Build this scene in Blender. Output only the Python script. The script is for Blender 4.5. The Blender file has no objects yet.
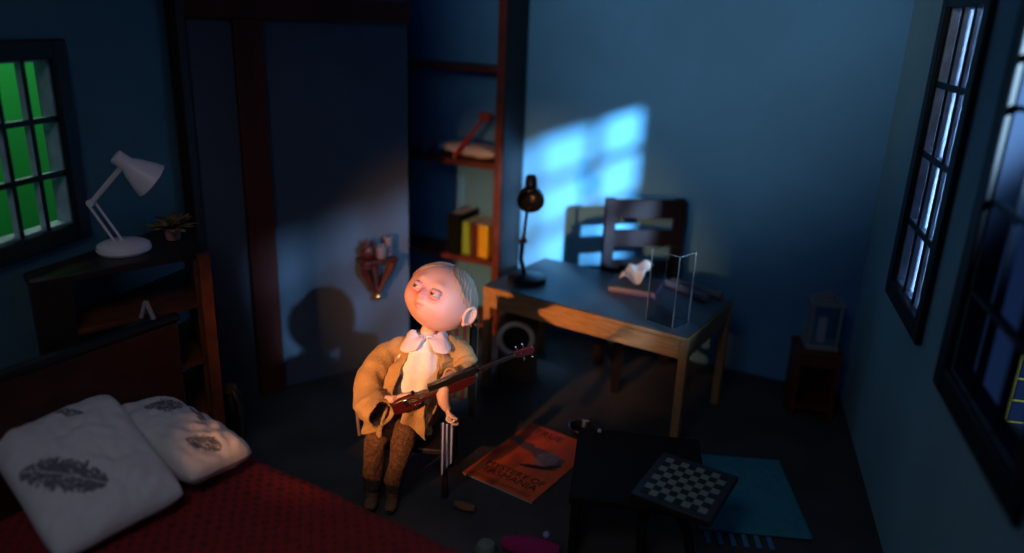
import bpy, math, random
from mathutils import Vector, Matrix, noise
random.seed(7)
scn = bpy.context.scene
COL = scn.collection
PI = math.pi
def rad(a): return math.radians(a)
def dr(az): return Vector((math.sin(rad(az)), math.cos(rad(az)), 0))

# ---------------------------------------------------------------- camera
CAM = Vector((0, 0, 2.45))
PITCH, ROLL = rad(18.6), rad(2.2)
fwd = Vector((0, math.cos(PITCH), -math.sin(PITCH)))
r0 = Vector((1, 0, 0)); u0 = r0.cross(fwd)
right = r0*math.cos(ROLL) + u0*math.sin(ROLL)
upv = u0*math.cos(ROLL) - r0*math.sin(ROLL)
cd = bpy.data.cameras.new('camera'); cam = bpy.data.objects.new('camera', cd); COL.objects.link(cam)
m = Matrix((right, upv, -fwd)).transposed().to_4x4(); m.translation = CAM
cam.matrix_world = m
cd.sensor_width = 36; cd.lens = 27; cd.clip_start = .05
cd.dof.use_dof = True; cd.dof.focus_distance = 3.95; cd.dof.aperture_fstop = .36
scn.camera = cam

# ---------------------------------------------------------------- light
scn.view_settings.view_transform = 'Standard'; scn.view_settings.look = 'None'
scn.view_settings.gamma = 1; scn.view_settings.exposure = 0
scn.view_settings.use_curve_mapping = False
w = bpy.data.worlds.new('world'); scn.world = w; w.use_nodes = True
w.node_tree.nodes['Background'].inputs[0].default_value = (.11, .29, 1, 1)
w.node_tree.nodes['Background'].inputs[1].default_value = .043

def aim(o, loc, tgt):
    o.location = loc
    o.rotation_euler = (Vector(tgt) - Vector(loc)).to_track_quat('-Z', 'Y').to_euler()
def spot(name, loc, tgt, power, col, size, blend, soft):
    l = bpy.data.lights.new(name, 'SPOT'); o = bpy.data.objects.new(name, l); COL.objects.link(o)
    aim(o, loc, tgt); l.energy = power; l.color = col; l.spot_size = rad(size); l.spot_blend = blend
    l.shadow_soft_size = soft; return o
def area(name, loc, tgt, power, col, sx, sy):
    l = bpy.data.lights.new(name, 'AREA'); o = bpy.data.objects.new(name, l); COL.objects.link(o)
    aim(o, loc, tgt); l.energy = power; l.color = col; l.shape = 'RECTANGLE'; l.size = sx; l.size_y = sy
    return o
KEY = Vector((2.84, -.42, 3.31))
def dirv(az, el): return Vector((math.sin(rad(az))*math.cos(rad(el)), math.cos(rad(az))*math.cos(rad(el)), math.sin(rad(el))))
spot('moonlight_lamp', KEY, KEY + dirv(-29.5, -15.5), 1400, (.34, .64, 1), 30, .3, .08)
spot('wall_patch_boost', KEY, KEY + dirv(-21.8, -15.5), 9500, (.50, .80, 1), 16, .5, .075)  # added narrow spot, brightens only the patch on the back wall
WARM = Vector((-1.85, .85, 1.58))
spot('warm_film_spot', WARM, WARM + dirv(22.5, -12.5), 740, (1, .41, .145), 33, 1, .035)  # unseen film spot from the left, not a lamp of the room
spot('apron_fill_spot', (-.3, 1.7, 2.0), (.62, 4.32, .60), 85, (1, .52, .22), 19, .8, .04)  # added unseen spot that brightens the desk apron
TOPL = Vector((-.3, 1.0, 2.9))
spot('upper_wall_lamp', TOPL, TOPL + dirv(19, -2), 205, (.95, .93, .90), 50, 1, .25)
area('overhead_softbox', (-1.0, .2, 3.9), (-.7, 2.8, .3), 4.5, (.92, .93, 1), 1.2, 1.2).data.spread = rad(85)
area('window_reveal_fill', (2.025, 2.93, 1.87), (2.13, 3.72, 1.87), 48, (.34, .58, 1), .05, 1.3)  # added unseen strip light that brightens the reveals of the far window

# ---------------------------------------------------------------- materials
def mat(name, col, rough=.7, metal=0, spec=.5, trans=0, ior=1.45, var=0, scale=8, col2=None, bump=0, bscale=60, stretch=(1, 1, 1), sheen=0):
    M = bpy.data.materials.new(name); M.use_nodes = True
    nt = M.node_tree; b = nt.nodes['Principled BSDF']
    b.inputs['Base Color'].default_value = (*col, 1); b.inputs['Roughness'].default_value = rough
    b.inputs['Metallic'].default_value = metal; b.inputs['Specular IOR Level'].default_value = spec
    b.inputs['Transmission Weight'].default_value = trans; b.inputs['IOR'].default_value = ior
    if sheen: b.inputs['Sheen Weight'].default_value = sheen
    tc = mp = None
    if var or col2 or bump:
        tc = nt.nodes.new('ShaderNodeTexCoord'); mp = nt.nodes.new('ShaderNodeMapping')
        mp.inputs['Scale'].default_value = stretch
        nt.links.new(tc.outputs['Object'], mp.inputs['Vector'])
    if var or col2:
        n = nt.nodes.new('ShaderNodeTexNoise'); n.inputs['Scale'].default_value = scale; n.inputs['Detail'].default_value = 5
        nt.links.new(mp.outputs[0], n.inputs['Vector'])
        r = nt.nodes.new('ShaderNodeValToRGB')
        c2 = col2 or tuple(max(0, c*(1-var)) for c in col)
        r.color_ramp.elements[0].color = (*c2, 1); r.color_ramp.elements[0].position = .38
        r.color_ramp.elements[1].color = (*col, 1); r.color_ramp.elements[1].position = .62
        nt.links.new(n.outputs['Fac'], r.inputs[0]); nt.links.new(r.outputs[0], b.inputs['Base Color'])
    if bump:
        n2 = nt.nodes.new('ShaderNodeTexNoise'); n2.inputs['Scale'].default_value = bscale; n2.inputs['Detail'].default_value = 6
        nt.links.new(mp.outputs[0], n2.inputs['Vector'])
        bp = nt.nodes.new('ShaderNodeBump'); bp.inputs['Strength'].default_value = bump; bp.inputs['Distance'].default_value = .01
        nt.links.new(n2.outputs['Fac'], bp.inputs['Height']); nt.links.new(bp.outputs[0], b.inputs['Normal'])
    return M
def wave_mat(name, c1, c2, scale, axis='X', rough=.8, bump=0, sharp=.5):
    M = bpy.data.materials.new(name); M.use_nodes = True; nt = M.node_tree; b = nt.nodes['Principled BSDF']
    b.inputs['Roughness'].default_value = rough
    tc = nt.nodes.new('ShaderNodeTexCoord'); wv = nt.nodes.new('ShaderNodeTexWave'); wv.bands_direction = axis
    wv.inputs['Scale'].default_value = scale; wv.inputs['Distortion'].default_value = .2
    nt.links.new(tc.outputs['Object'], wv.inputs['Vector'])
    r = nt.nodes.new('ShaderNodeValToRGB'); r.color_ramp.elements[0].position = sharp-.06; r.color_ramp.elements[1].position = sharp+.06
    r.color_ramp.elements[0].color = (*c1, 1); r.color_ramp.elements[1].color = (*c2, 1)
    nt.links.new(wv.outputs['Fac'], r.inputs[0]); nt.links.new(r.outputs[0], b.inputs['Base Color'])
    return M
def attr_mat(name, rough=.8, bump=0, bscale=80):
    M = mat(name, (1, 1, 1), rough, bump=bump, bscale=bscale); nt = M.node_tree
    a = nt.nodes.new('ShaderNodeAttribute'); a.attribute_name = 'pattern'
    nt.links.new(a.outputs['Color'], nt.nodes['Principled BSDF'].inputs['Base Color']); return M

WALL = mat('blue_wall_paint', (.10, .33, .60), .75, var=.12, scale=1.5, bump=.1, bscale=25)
WALLR = mat('teal_wall_lit', (.30, .56, .60), .75, var=.1, scale=1.5, bump=.1, bscale=25)  # lighter copy for the right wall, extra light put into the colour
WALLL = mat('teal_wall_shaded', (.085, .20, .25), .75, var=.12, scale=1.5, bump=.1, bscale=25)  # darker copy for the left wall, its shade put into the colour
PANEL = mat('slate_panel_paint', (.085, .115, .165), .8, var=.15, scale=2, bump=.1)
TIMBER = mat('dark_red_timber', (.11, .014, .009), .55, var=.4, scale=6, stretch=(1, 1, .15), bump=.2)
DWOODT = mat('black_brown_timber', (.03, .012, .010), .6, var=.4, scale=8)
SHELFW = mat('red_brown_wood', (.16, .03, .018), .5, var=.4, scale=8, bump=.15)
FLOOR = mat('dark_floor_boards', (.055, .052, .05), .65, var=.4, scale=3, bump=.15, bscale=20)
BLACK = mat('black_painted_wood', (.010, .012, .017), .5, spec=.3)
REVEALD = mat('reveal_paint_dimmed', (.010, .016, .032), .9, spec=.1)  # reveal paint darkened to offset the strong key light
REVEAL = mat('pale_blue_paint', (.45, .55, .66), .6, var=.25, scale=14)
WOOD = mat('light_oak', (.45, .25, .11), .45, var=.25, scale=10, stretch=(1, 8, 8), bump=.1)
DTOP = mat('dark_blue_desktop', (.055, .085, .115), .42, var=.15, scale=5)
LAMPB = mat('black_lamp_metal', (.012, .014, .018), .35, metal=.2)
LAMPW = mat('white_lamp_enamel', (.88, .74, .80), .4)
GLASS = mat('clear_acrylic', (.96, .98, 1), .02, trans=1, ior=1.35)
GLASS2 = mat('tumbler_glass', (.9, .95, 1), .03, trans=1, ior=1.4)
DWOOD = mat('black_brown_wood', (.022, .014, .013), .45, var=.4, scale=9)
CHAIRW = mat('charcoal_chair_paint', (.014, .011, .016), .85, spec=.15, var=.2, scale=6)
SKIN = mat('doll_skin', (.74, .47, .40), .42, var=.06, scale=6, bump=.04)
SKIN.node_tree.nodes['Principled BSDF'].inputs['Subsurface Weight'].default_value = .12
SKIN.node_tree.nodes['Principled BSDF'].inputs['Subsurface Radius'].default_value = (.03, .012, .006)
HAIR = wave_mat('ash_blond_hair', (.28, .20, .155), (.35, .255, .20), 14, 'X', .5)
HAIR.node_tree.nodes['Wave Texture'].inputs['Distortion'].default_value = 3
LINEN = mat('white_linen', (.82, .78, .80), .85, var=.08, scale=10, bump=.3, bscale=120)
COAT = mat('tan_canvas', (.42, .26, .105), .85, var=.2, scale=9, bump=.5, bscale=110, sheen=.1)
KNIT = mat('brown_tweed', (.16, .075, .035), .95, var=.5, scale=60, bump=1, bscale=90)
BOOT = mat('brown_suede', (.20, .09, .04), .8, var=.3, scale=20, bump=.3)
GRED = mat('dark_red_lacquer', (.05, .006, .008), .25)
GBLK = mat('black_lacquer', (.008, .008, .010), .25)
CHROME = mat('chrome', (.7, .7, .72), .2, metal=1)
BRASS = mat('brass', (.75, .48, .18), .25, metal=1)
CARVE = mat('carved_red_wood', (.085, .016, .012), .4, var=.4, scale=30, bump=.4)
CLAY = mat('grey_lilac_clay', (.17, .15, .19), .6)
BEDW = mat('dark_red_bed_wood', (.05, .006, .005), .45, var=.4, scale=8)
BLANKX = mat('red_blanket_wool', (.22, .012, .014), .9)
ORANGEW = mat('orange_brown_wood', (.15, .038, .012), .5, var=.4, scale=12)
WHITEC = mat('white_cotton', (.72, .66, .66), .85, bump=.2)
GREENS = mat('green_backdrop_cloth', (.03, .62, .11), .9, var=.06, scale=2)
YEL = mat('yellow_paint', (.30, .19, .02), .5)
TEAL = mat('teal_rug_wool', (.03, .27, .33), .95, var=.15, scale=30, bump=.4, bscale=200)
GREYM = mat('grey_lantern_metal', (.30, .31, .31), .5, metal=.2)
LEAF = mat('olive_leaf', (.26, .19, .06), .6, var=.4, scale=20)
POT = mat('terracotta_pink', (.5, .2, .18), .7)

# ---------------------------------------------------------------- builders
class MB:
    def __init__(s): s.v = []; s.f = []
    def add(s, vs, fs, M=None):
        b = len(s.v); s.v += [(M @ Vector(p)) if M else Vector(p) for p in vs]
        s.f += [tuple(b+i for i in f) for f in fs]; return s
    def box(s, x0, x1, y0, y1, z0, z1, M=None):
        vs = [(x, y, z) for z in (z0, z1) for y in (y0, y1) for x in (x0, x1)]
        return s.add(vs, [(0, 2, 3, 1), (4, 5, 7, 6), (0, 1, 5, 4), (2, 6, 7, 3), (0, 4, 6, 2), (1, 3, 7, 5)], M)
    def prism(s, pts, z0, z1, M=None):
        n = len(pts); vs = [(x, y, z0) for x, y in pts] + [(x, y, z1) for x, y in pts]
        return s.add(vs, [tuple(range(n))[::-1], tuple(range(n, 2*n))] + [(i, (i+1) % n, n+(i+1) % n, n+i) for i in range(n)], M)
    def tube(s, pts, rs, n=14, M=None, flat=1):
        pts = [Vector(p) for p in pts]
        if not hasattr(rs, '__len__'): rs = [rs]*len(pts)
        vs = []; prev = None
        for i, p in enumerate(pts):
            t = (pts[min(i+1, len(pts)-1)] - pts[max(i-1, 0)]).normalized()
            if prev is None: a = t.orthogonal().normalized()
            else: a = (prev - t*prev.dot(t)).normalized()
            prev = a; b = t.cross(a)
            for k in range(n):
                q = 2*PI*k/n; vs.append(p + (a*math.cos(q) + b*math.sin(q)*flat)*rs[i])
        fs = []
        for i in range(len(pts)-1):
            for k in range(n):
                fs.append((i*n+k, i*n+(k+1) % n, (i+1)*n+(k+1) % n, (i+1)*n+k))
        fs.append(tuple(range(n))[::-1]); fs.append(tuple((len(pts)-1)*n+k for k in range(n)))
        return s.add(vs, fs, M)
    def lathe(s, prof, n=28, M=None, caps=True):
        vs = []
        for r, z in prof:
            for k in range(n): vs.append((r*math.cos(2*PI*k/n), r*math.sin(2*PI*k/n), z))
        fs = [(i*n+k, i*n+(k+1) % n, (i+1)*n+(k+1) % n, (i+1)*n+k) for i in range(len(prof)-1) for k in range(n)]
        if caps: fs += [tuple(range(n))[::-1], tuple((len(prof)-1)*n+k for k in range(n))]
        return s.add(vs, fs, M)
    def ball(s, c, r, n=20, M=None):
        if not hasattr(r, '__len__'): r = (r, r, r)
        vs = []; fs = []
        h = n//2
        for i in range(1, h):
            for k in range(n):
                a = PI*i/h; q = 2*PI*k/n
                vs.append((c[0]+r[0]*math.sin(a)*math.cos(q), c[1]+r[1]*math.sin(a)*math.sin(q), c[2]+r[2]*math.cos(a)))
        t = len(vs); vs.append((c[0], c[1], c[2]+r[2])); vs.append((c[0], c[1], c[2]-r[2]))
        for i in range(h-2):
            for k in range(n): fs.append((i*n+k, (i+1)*n+k, (i+1)*n+(k+1) % n, i*n+(k+1) % n))
        for k in range(n):
            fs.append((t, k, (k+1) % n)); fs.append((t+1, (h-2)*n+(k+1) % n, (h-2)*n+k))
        return s.add(vs, fs, M)
    def surf(s, fn, nu, nv, closeu=False, M=None):
        vs = [fn(u/(nu if closeu else nu-1), v/(nv-1)) for v in range(nv) for u in range(nu)]
        fs = []
        for v in range(nv-1):
            for u in range(nu if closeu else nu-1):
                fs.append((v*nu+u, v*nu+(u+1) % nu, (v+1)*nu+(u+1) % nu, (v+1)*nu+u))
        return s.add(vs, fs, M)
    def build(s, name, material, parent=None, smooth=True, bevel=0, world=False, solid=0, sub=0):
        me = bpy.data.meshes.new(name)
        vs = s.v
        if world and parent is not None:
            I = parent.matrix_basis.inverted()
            if parent.parent is not None: I = I @ parent.parent.matrix_basis.inverted()
            vs = [I @ p for p in vs]
        me.from_pydata([tuple(p) for p in vs], [], s.f); me.materials.append(material)
        me.validate(); me.update()
        o = bpy.data.objects.new(name, me); COL.objects.link(o)
        if parent is not None: o.parent = parent
        if smooth:
            me.polygons.foreach_set('use_smooth', [True]*len(me.polygons))
            try: me.set_sharp_from_angle(angle=rad(40))
            except Exception: pass
        if solid:
            md = o.modifiers.new('solid', 'SOLIDIFY'); md.thickness = solid; md.offset = 0
        if bevel:
            md = o.modifiers.new('bevel', 'BEVEL'); md.width = bevel; md.segments = 2; md.limit_method = 'ANGLE'
        if sub:
            md = o.modifiers.new('sub', 'SUBSURF'); md.levels = sub; md.render_levels = sub
        return o
def tag(o, label, cat, group=None):
    o['label'] = label; o['category'] = cat
    if group: o['group'] = group
    return o
def thing(name, label, cat, loc=(0, 0, 0), az=90, group=None):
    o = bpy.data.objects.new(name, None); COL.objects.link(o)
    o.empty_display_size = .05
    o.matrix_basis = Matrix.Translation(Vector(loc)) @ Matrix.Rotation(rad(90-az), 4, 'Z')
    return tag(o, label, cat, group)
def frame(loc, az): return Matrix.Translation(Vector(loc)) @ Matrix.Rotation(rad(90-az), 4, 'Z')
def structure(name, mb, material, **k):
    o = mb.build(name, material, **k); o['kind'] = 'structure'; return o
def along(p, z_to):
    """rotation taking +Z onto a direction, at point p"""
    return Matrix.Translation(Vector(p)) @ Vector(z_to).to_track_quat('Z', 'Y').to_matrix().to_4x4()
def paint(o, fn):
    me = o.data; a = me.color_attributes.new('pattern', 'FLOAT_COLOR', 'POINT')
    for i, v in enumerate(me.vertices): a.data[i].color = (*fn(v.co), 1)

# ---------------------------------------------------------------- the room
WH = 3.3
structure('floor', MB().box(-3.6, 3.4, -1.2, 7.6, -.06, 0), FLOOR, smooth=False)
def wall_with_holes(name, M, length, holes, material, t=.06, side=1):
    """wall from x=0..length, thickness on +Y*side, holes (x0,x1,z0,z1) sorted"""
    b = MB(); y0, y1 = sorted((0, t*side)); x = 0
    for (a, c, z0, z1) in holes:
        b.box(x, a, y0, y1, 0, WH, M); b.box(a, c, y0, y1, 0, z0, M); b.box(a, c, y0, y1, z1, WH, M); x = c
    b.box(x, length, y0, y1, 0, WH, M)
    return structure(name, b, material, smooth=False)
# right wall, from the far corner towards the viewer
RC = (2.365, 4.95, 0); MR = frame(RC, 195)
ZB, ZT = 1.16, 2.575
def sR(y): return (4.95-y)/math.cos(rad(15))
W2 = (sR(4.03), sR(3.43)); W3 = (sR(2.87), sR(2.08)); W4 = (sR(1.80), sR(1.20))
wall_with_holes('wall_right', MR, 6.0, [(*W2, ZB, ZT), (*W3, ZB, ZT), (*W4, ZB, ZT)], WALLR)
# back wall, from the same corner leftwards
MBk = frame(RC, -64)
structure('wall_back', MB().box(-.12, 4.5, -.06, 0, 0, WH, MBk), WALL, smooth=False)
# left-hand panelled wall
PN = (-1.588, 4.688, 0); MP = frame(PN, 54.5)
PL, PR = -.40, 1.03
structure('wall_back_left', MB().box(PL-.05, PR, 0, .06, 0, WH, MP), PANEL, smooth=False)
# hidden return of the recess
structure('wall_recess', MB().box(0, 1.62, 0, .05, 0, WH, frame((-.84, 5.33, 0), -22)), WALL, smooth=False)
# left wall
LC = Vector((-1.93, 4.46, 0)); ML = frame(LC, 192)      # from the corner towards the viewer; +Y is to the right of travel
def sL(y): return (4.46-y)/math.cos(rad(12))
WL = (sL(3.56), sL(2.83))
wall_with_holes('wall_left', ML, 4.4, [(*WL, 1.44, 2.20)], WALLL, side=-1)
# timbers on the panelled wall
b = MB().box(PL, PR, -.045, -.001, 2.39, 2.52, MP); structure('trim_1', b, TIMBER, bevel=.004)
b = MB().box(-.105, .062, -.055, -.001, 0, 2.389, MP); structure('trim_2', b, TIMBER, bevel=.004)
b = MB().box(.0, .075, -.07, -.002, 0, 2.9, ML @ Matrix.Translation((.0, .075, 0))); structure('trim_3', b, DWOODT, bevel=.004)

def window(name, M, x0, x1, z0, z1, ncol, bars, out, fw=.085, dp=.068, bw=.010, rv=None):
    rv = rv or REVEAL
    """out = +1/-1: local Y direction of the outside"""
    e = bpy.data.objects.new(name, None); COL.objects.link(e); e['kind'] = 'structure'
    e.empty_display_size = .05
    e.matrix_basis = M @ Matrix.Translation((x0, 0, z0)); W = x1-x0; H = z1-z0
    def Y(a, c): return sorted((a*out, c*out))
    y0, y1 = Y(-.03, -.001); b = MB()
    b.box(-fw, 0, y0, y1, -fw, H+fw).box(W, W+fw, y0, y1, -fw, H+fw).box(0, W, y0, y1, -fw, 0).box(0, W, y0, y1, H, H+fw)
    b.build('window_frame', BLACK, e, bevel=.008)
    # painted lining of the opening, outside half
    y0, y1 = Y(.0005, .075); b = MB()
    b.box(.001, .010, y0, y1, .001, H-.001).box(W-.010, W-.001, y0, y1, .001, H-.001).box(.010, W-.010, y0, y1, .001, .01).box(.010, W-.010, y0, y1, H-.01, H-.001)
    b.build('lining', rv, e, smooth=False)
    for k in range(1, ncol):
        x = W*k/ncol
        a, c = Y(-.006, .004); o = MB().box(x-bw, x+bw, a, c, .001, H-.001).build('glazing_bar', BLACK, e, bevel=.002)
        a, c = Y(.0045, dp); MB().box(x-bw+.003, x+bw-.003, a, c, .011, H-.011).build('bar_backing', rv, o, smooth=False)
    for z in bars:
        a, c = Y(-.0065, .0035); o = MB().box(.001, W-.001, a, c, z-z0-bw*1.4, z-z0+bw*1.4).build('glazing_bar', BLACK, e, bevel=.002)
        a, c = Y(.0044, dp-.002); MB().box(.011, W-.011, a, c, z-z0-bw*1.1, z-z0+bw*1.1).build('bar_backing', rv, o, smooth=False)
    return e
window('window_1', ML, WL[0], WL[1], 1.44, 2.20, 5, (1.685, 1.935), -1, .085, dp=.036, bw=.009)
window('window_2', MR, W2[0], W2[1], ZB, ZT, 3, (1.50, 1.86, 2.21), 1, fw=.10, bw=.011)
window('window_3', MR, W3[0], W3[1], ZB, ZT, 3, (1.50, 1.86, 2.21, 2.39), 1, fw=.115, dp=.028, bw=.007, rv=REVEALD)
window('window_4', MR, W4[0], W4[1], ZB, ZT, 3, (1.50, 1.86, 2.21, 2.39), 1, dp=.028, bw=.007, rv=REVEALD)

# outside the windows
o = MB().surf(lambda u, v: (-1.6+3.2*u, .02*math.sin(u*25)+.01*math.sin(v*9+u*7), .2+2.9*v), 60, 8).build('green_backdrop', GREENS, None, solid=.01)
o.matrix_basis = frame((-3.15, 3.6, 0), 12); tag(o, 'bright green backdrop sheet hanging outside the left window', 'backdrop')
area('backdrop_fill', (-2.45, 3.9, 3.0), (-3.1, 4.1, 1.7), 9, (.8, 1, .8), .3, .3)  # added unseen lamp that brightens the green sheet
lad = thing('ladder', 'yellow ladder standing outside the right-hand window', 'ladder', (2.74, 3.64, 0), 100)
for x in (-.10, .10):
    MB().box(x-.008, x+.008, -.012, .012, 0, 1.0).build('rail', YEL, lad, bevel=.003)
for k in range(7):
    MB().tube([(-.088, 0, .14+.125*k), (.088, 0, .14+.125*k)], .006, 10).build('rung', YEL, lad)

# ---------------------------------------------------------------- bookcase in the recess
MBC = ((.045, 6.085, 0), -64)
bc = thing('bookcase', 'tall red-brown open bookcase in the recess beside the blue wall', 'bookcase', (.045, 6.078, 0), -64)
MB().box(0, .062, .004, .36, .0, 2.8).build('side_panel', SHELFW, bc, bevel=.004)
MB().box(-.014, -.001, .004, .352, 0, 2.8).build('shade_board', BLACK, bc, bevel=.003)  # black board stands in for shade on the bookcase's right side
MB().box(1.06, 1.10, .004, .36, .0, 2.8).build('side_panel', SHELFW, bc, bevel=.004)
for z in (.06, .60, 1.375, 2.085):
    MB().box(.0625, 1.0595, .006, .35, z-.025, z+.018).build('shelf', SHELFW, bc, bevel=.003)
def inbc(x, y, z=0): return frame((.045, 6.078, 0), -64) @ Vector((x, y, z))
def book(x0, x1, h, d, material, label, nm='book'):
    t = thing(nm, label, 'book', inbc((x0+x1)/2, .02, .6185), -64)
    W = (x1-x0)/2
    b = MB().box(-W, W, d, d+.006, 0, h).box(-W, -W+.004, 0, d, 0, h).box(W-.004, W, 0, d, 0, h); b.build('cover', material, t, bevel=.002)
    MB().box(-W+.0045, W-.0045, .005, d-.001, .004, h-.006).build('pages', WHITEC, t)
book(.372, .49, .33, .30, mat('black_book_cloth', (.006, .009, .008), .8, spec=.1), 'thick black book, leftmost in the row on the lowest visible shelf')
book(.300, .366, .27, .27, mat('green_book_cloth', (.28, .50, .05), .6), 'bright green book spine between the black and the dark red book')
book(.224, .294, .265, .26, mat('red_book_cloth', (.10, .015, .012), .6), 'dark red book between the green and the yellow spines')
book(.128, .217, .27, .28, mat('yellow_book_cloth', (.75, .45, .01), .6), 'yellow book spine, rightmost on the shelf next to the side panel')
def tumbler(x, y, h, r, label):
    o = MB().lathe([(r*.8, 0), (r*.85, .004), (r, h), (r-.004, h), (r*.85-.005, .012), (.001, .011)], 28).build('drinking_glass', GLASS2)
    o.location = inbc(x, y, 1.3935); tag(o, label, 'glass', 'glasses on the middle shelf')
tumbler(.76, .24, .17, .042, 'clear drinking glass at the far left end of the shelf beside the panel edge')
tumbler(.655, .20, .15, .045, 'clear drinking glass between the other glass and the white cushion')
# white cushion on the middle shelf
def cush(u, v):
    a = 2*PI*u; s = v
    x = .23*s*math.cos(a); y = .11*s*math.sin(a)
    return (x, y, 0)
def pillow_mesh(lx, ly, h, n=40, sq=4, wr=.006, seed=0):
    b = MB(); 
    def P(i, j, sgn):
        x = -1+2*i/(n-1); y = -1+2*j/(n-1)
        px = x*(1-.10*(1-x*x)*0 - .09*(1-y*y)*0) ; 
        t = max(0, (1-abs(x)**sq))**.5*max(0, (1-abs(y)**sq))**.5
        # edges draw in between the corners
        cr = 1-.09*(x*y)**4
        X = lx*x*(1-.05*(1-y*y))*cr; Yy = ly*y*(1-.05*(1-x*x))*cr
        w_ = noise.noise(Vector((X*9+seed, Yy*9, sgn*3)))*wr*2+noise.noise(Vector((X*22+seed, Yy*22, sgn*3)))*wr
        return (X, Yy, sgn*(h*t**.9 + w_*t))
    vs = [P(i, j, 1) for j in range(n) for i in range(n)] + [P(i, j, -1) for j in range(n) for i in range(n)]
    fs = []
    for j in range(n-1):
        for i in range(n-1):
            a = j*n+i; fs.append((a, a+1, a+n+1, a+n)); c = n*n+a; fs.append((c, c+n, c+n+1, c+1))
    b.add(vs, fs)
    # weld border by adding rim faces
    rim = [i for i in range(n)] + [j*n+n-1 for j in range(1, n)] + [(n-1)*n+i for i in range(n-2, -1, -1)] + [j*n for j in range(n-2, 0, -1)]
    for k in range(len(rim)):
        a, c = rim[k], rim[(k+1) % len(rim)]; b.f.append((c, a, n*n+a, n*n+c))
    return b
o = pillow_mesh(.27, .13, .055, 28, 2.2, .008).build('cushion', WHITEC)
o.matrix_basis = Matrix.Translation(inbc(.345, .185, 1.458)) @ Matrix.Rotation(rad(154), 4, 'Z') @ Matrix.Rotation(rad(-3), 4, 'Y')
tag(o, 'white oval cushion lying on the middle shelf of the bookcase', 'cushion')
hm = thing('toy_hammer', 'small red toy hammer leaning in front of the white cushion', 'hammer', inbc(.42, .345, 1.400), -64)
MB().tube([(0, 0, .012), (-.255, 0, .33)], [.017, .014], 12).build('handle', mat('red_enamel', (.45, .03, .02), .35), hm)
MB().ball((0.004, 0, .010), .012, 12).build('end_cap', WHITEC, hm)
dd = Vector((-.255, 0, .33)).normalized(); pp = Vector((-dd.z, 0, dd.x))
c = Vector((-.262, 0, .345))
MB().lathe([(.02, -.055), (.036, -.052), (.036, -.02), (.024, -.012), (.024, .012), (.030, .02), (.030, .045), (.018, .05)], 18, along(c, (1, .1, .25))).build('head', mat('orange_red_enamel', (.42, .06, .02), .35), hm)

# ---------------------------------------------------------------- desk
dk = thing('desk', 'oak desk with dark blue top against the blue wall', 'desk', (-.192, 4.85, 0), 122.6)
LX, LY = 1.447, .80
MB().box(.006, LX-.006, .006, LY-.006, .742, .752).build('desk_top', DTOP, dk, bevel=.002)
b = MB().box(0, LX, 0, LY, .716, .7415); b.build('top_edge', WOOD, dk, bevel=.004)
for (x, y) in ((.0, .0), (LX-.055, .0), (.0, LY-.055), (LX-.055, LY-.055)):
    MB().box(x+.003, x+.055, y+.003, y+.052, 0, .7155).build('leg', WOOD, dk, bevel=.004)
MB().box(.056, LX-.053, .008, .030, .60, .7155).build('apron', WOOD, dk, bevel=.002)
MB().box(.056, LX-.053, LY-.030, LY-.008, .60, .7155).build('apron', WOOD, dk, bevel=.002)
MB().box(.010, .030, .053, LY-.053, .60, .7155).build('apron', WOOD, dk, bevel=.002)
MB().box(LX-.030, LX-.010, .053, LY-.053, .60, .7155).build('apron', WOOD, dk, bevel=.002)
DZ = .753
# black desk lamp
bl = thing('desk_lamp', 'black desk lamp with round base standing on the desk', 'lamp', (.103, 4.97, DZ), 90)
MB().lathe([(.06, 0), (.128, 0), (.134, .01), (.13, .032), (.11, .042), (.03, .048), (.02, .05)], 36).build('base', LAMPB, bl)
MB().tube([(-.02, 0, .045), (-.045, 0, .15), (-.038, 0, .28), (-.028, 0, .40), (-.02, -.005, .48), (0, -.015, .53)], [.016, .013, .013, .011, .011, .012], 12).build('arm', LAMPB, bl)
MB().tube([(-.062, 0, .272), (-.012, 0, .285)], .018, 14).build('joint', LAMPB, bl)
hd = (.0, -.03, .585)
b = MB().lathe([(.0, -.078), (.03, -.072), (.058, -.052), (.078, -.022), (.088, .012), (.090, .045), (.084, .045), (.07, -.01), (.03, -.05), (.0, -.055)], 32, along(Vector(hd), (.0, -.85, -.35)), caps=False)
b.lathe([(.040, -.02), (.042, .02), (.038, .075), (.026, .095), (.0, .10)], 24, along(Vector(hd)+Vector((0, .02, .05)), (-.02, .25, 1)))
b.build('lamp_shade', LAMPB, bl)
# acrylic box
ac = thing('acrylic_box', 'clear acrylic box standing upright on the right end of the desk', 'box', (.955, 4.20, DZ), 135)
hh = .44; T = .005; ww, d_ = -.155, .19
# local X az135 ; corners: front edge at origin, left side towards az -45, right side towards az 45
def sheet(x0, x1, y0, y1, z0, z1, nm): MB().box(x0, x1, y0, y1, z0, z1).build(nm, GLASS, ac, bevel=.001)
sheet(-.185, 0, 0, T, 0, hh, 'left_pane'); sheet(-.0, T, 0, .16, 0, hh, 'right_pane')
sheet(-.185, 0, .155, .16, 0, hh, 'back_pane'); sheet(-.19, -.1855, 0, .16, 0, hh, 'side_pane'); sheet(-.185, 0, T+.0005, .1545, 0, T, 'bottom_pane')
EDG = mat('acrylic_edge_glint', (.30, .29, .30), .35)  # pale strips stand in for highlights along the acrylic edges
for (x, y) in ((.0005, -.0025), (T+.001, .157), (-.189, -.0025)): MB().box(x-.0015, x+.0015, y-.0015, y+.0015, 0, hh).build('edge_glint', EDG, ac)
MB().box(-.187, -.002, -.0022, -.0004, hh-.002, hh).box(.0056, .0065, .0, .154, hh-.002, hh).build('top_edge', EDG, ac)  # highlight strips on the upper rims
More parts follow.
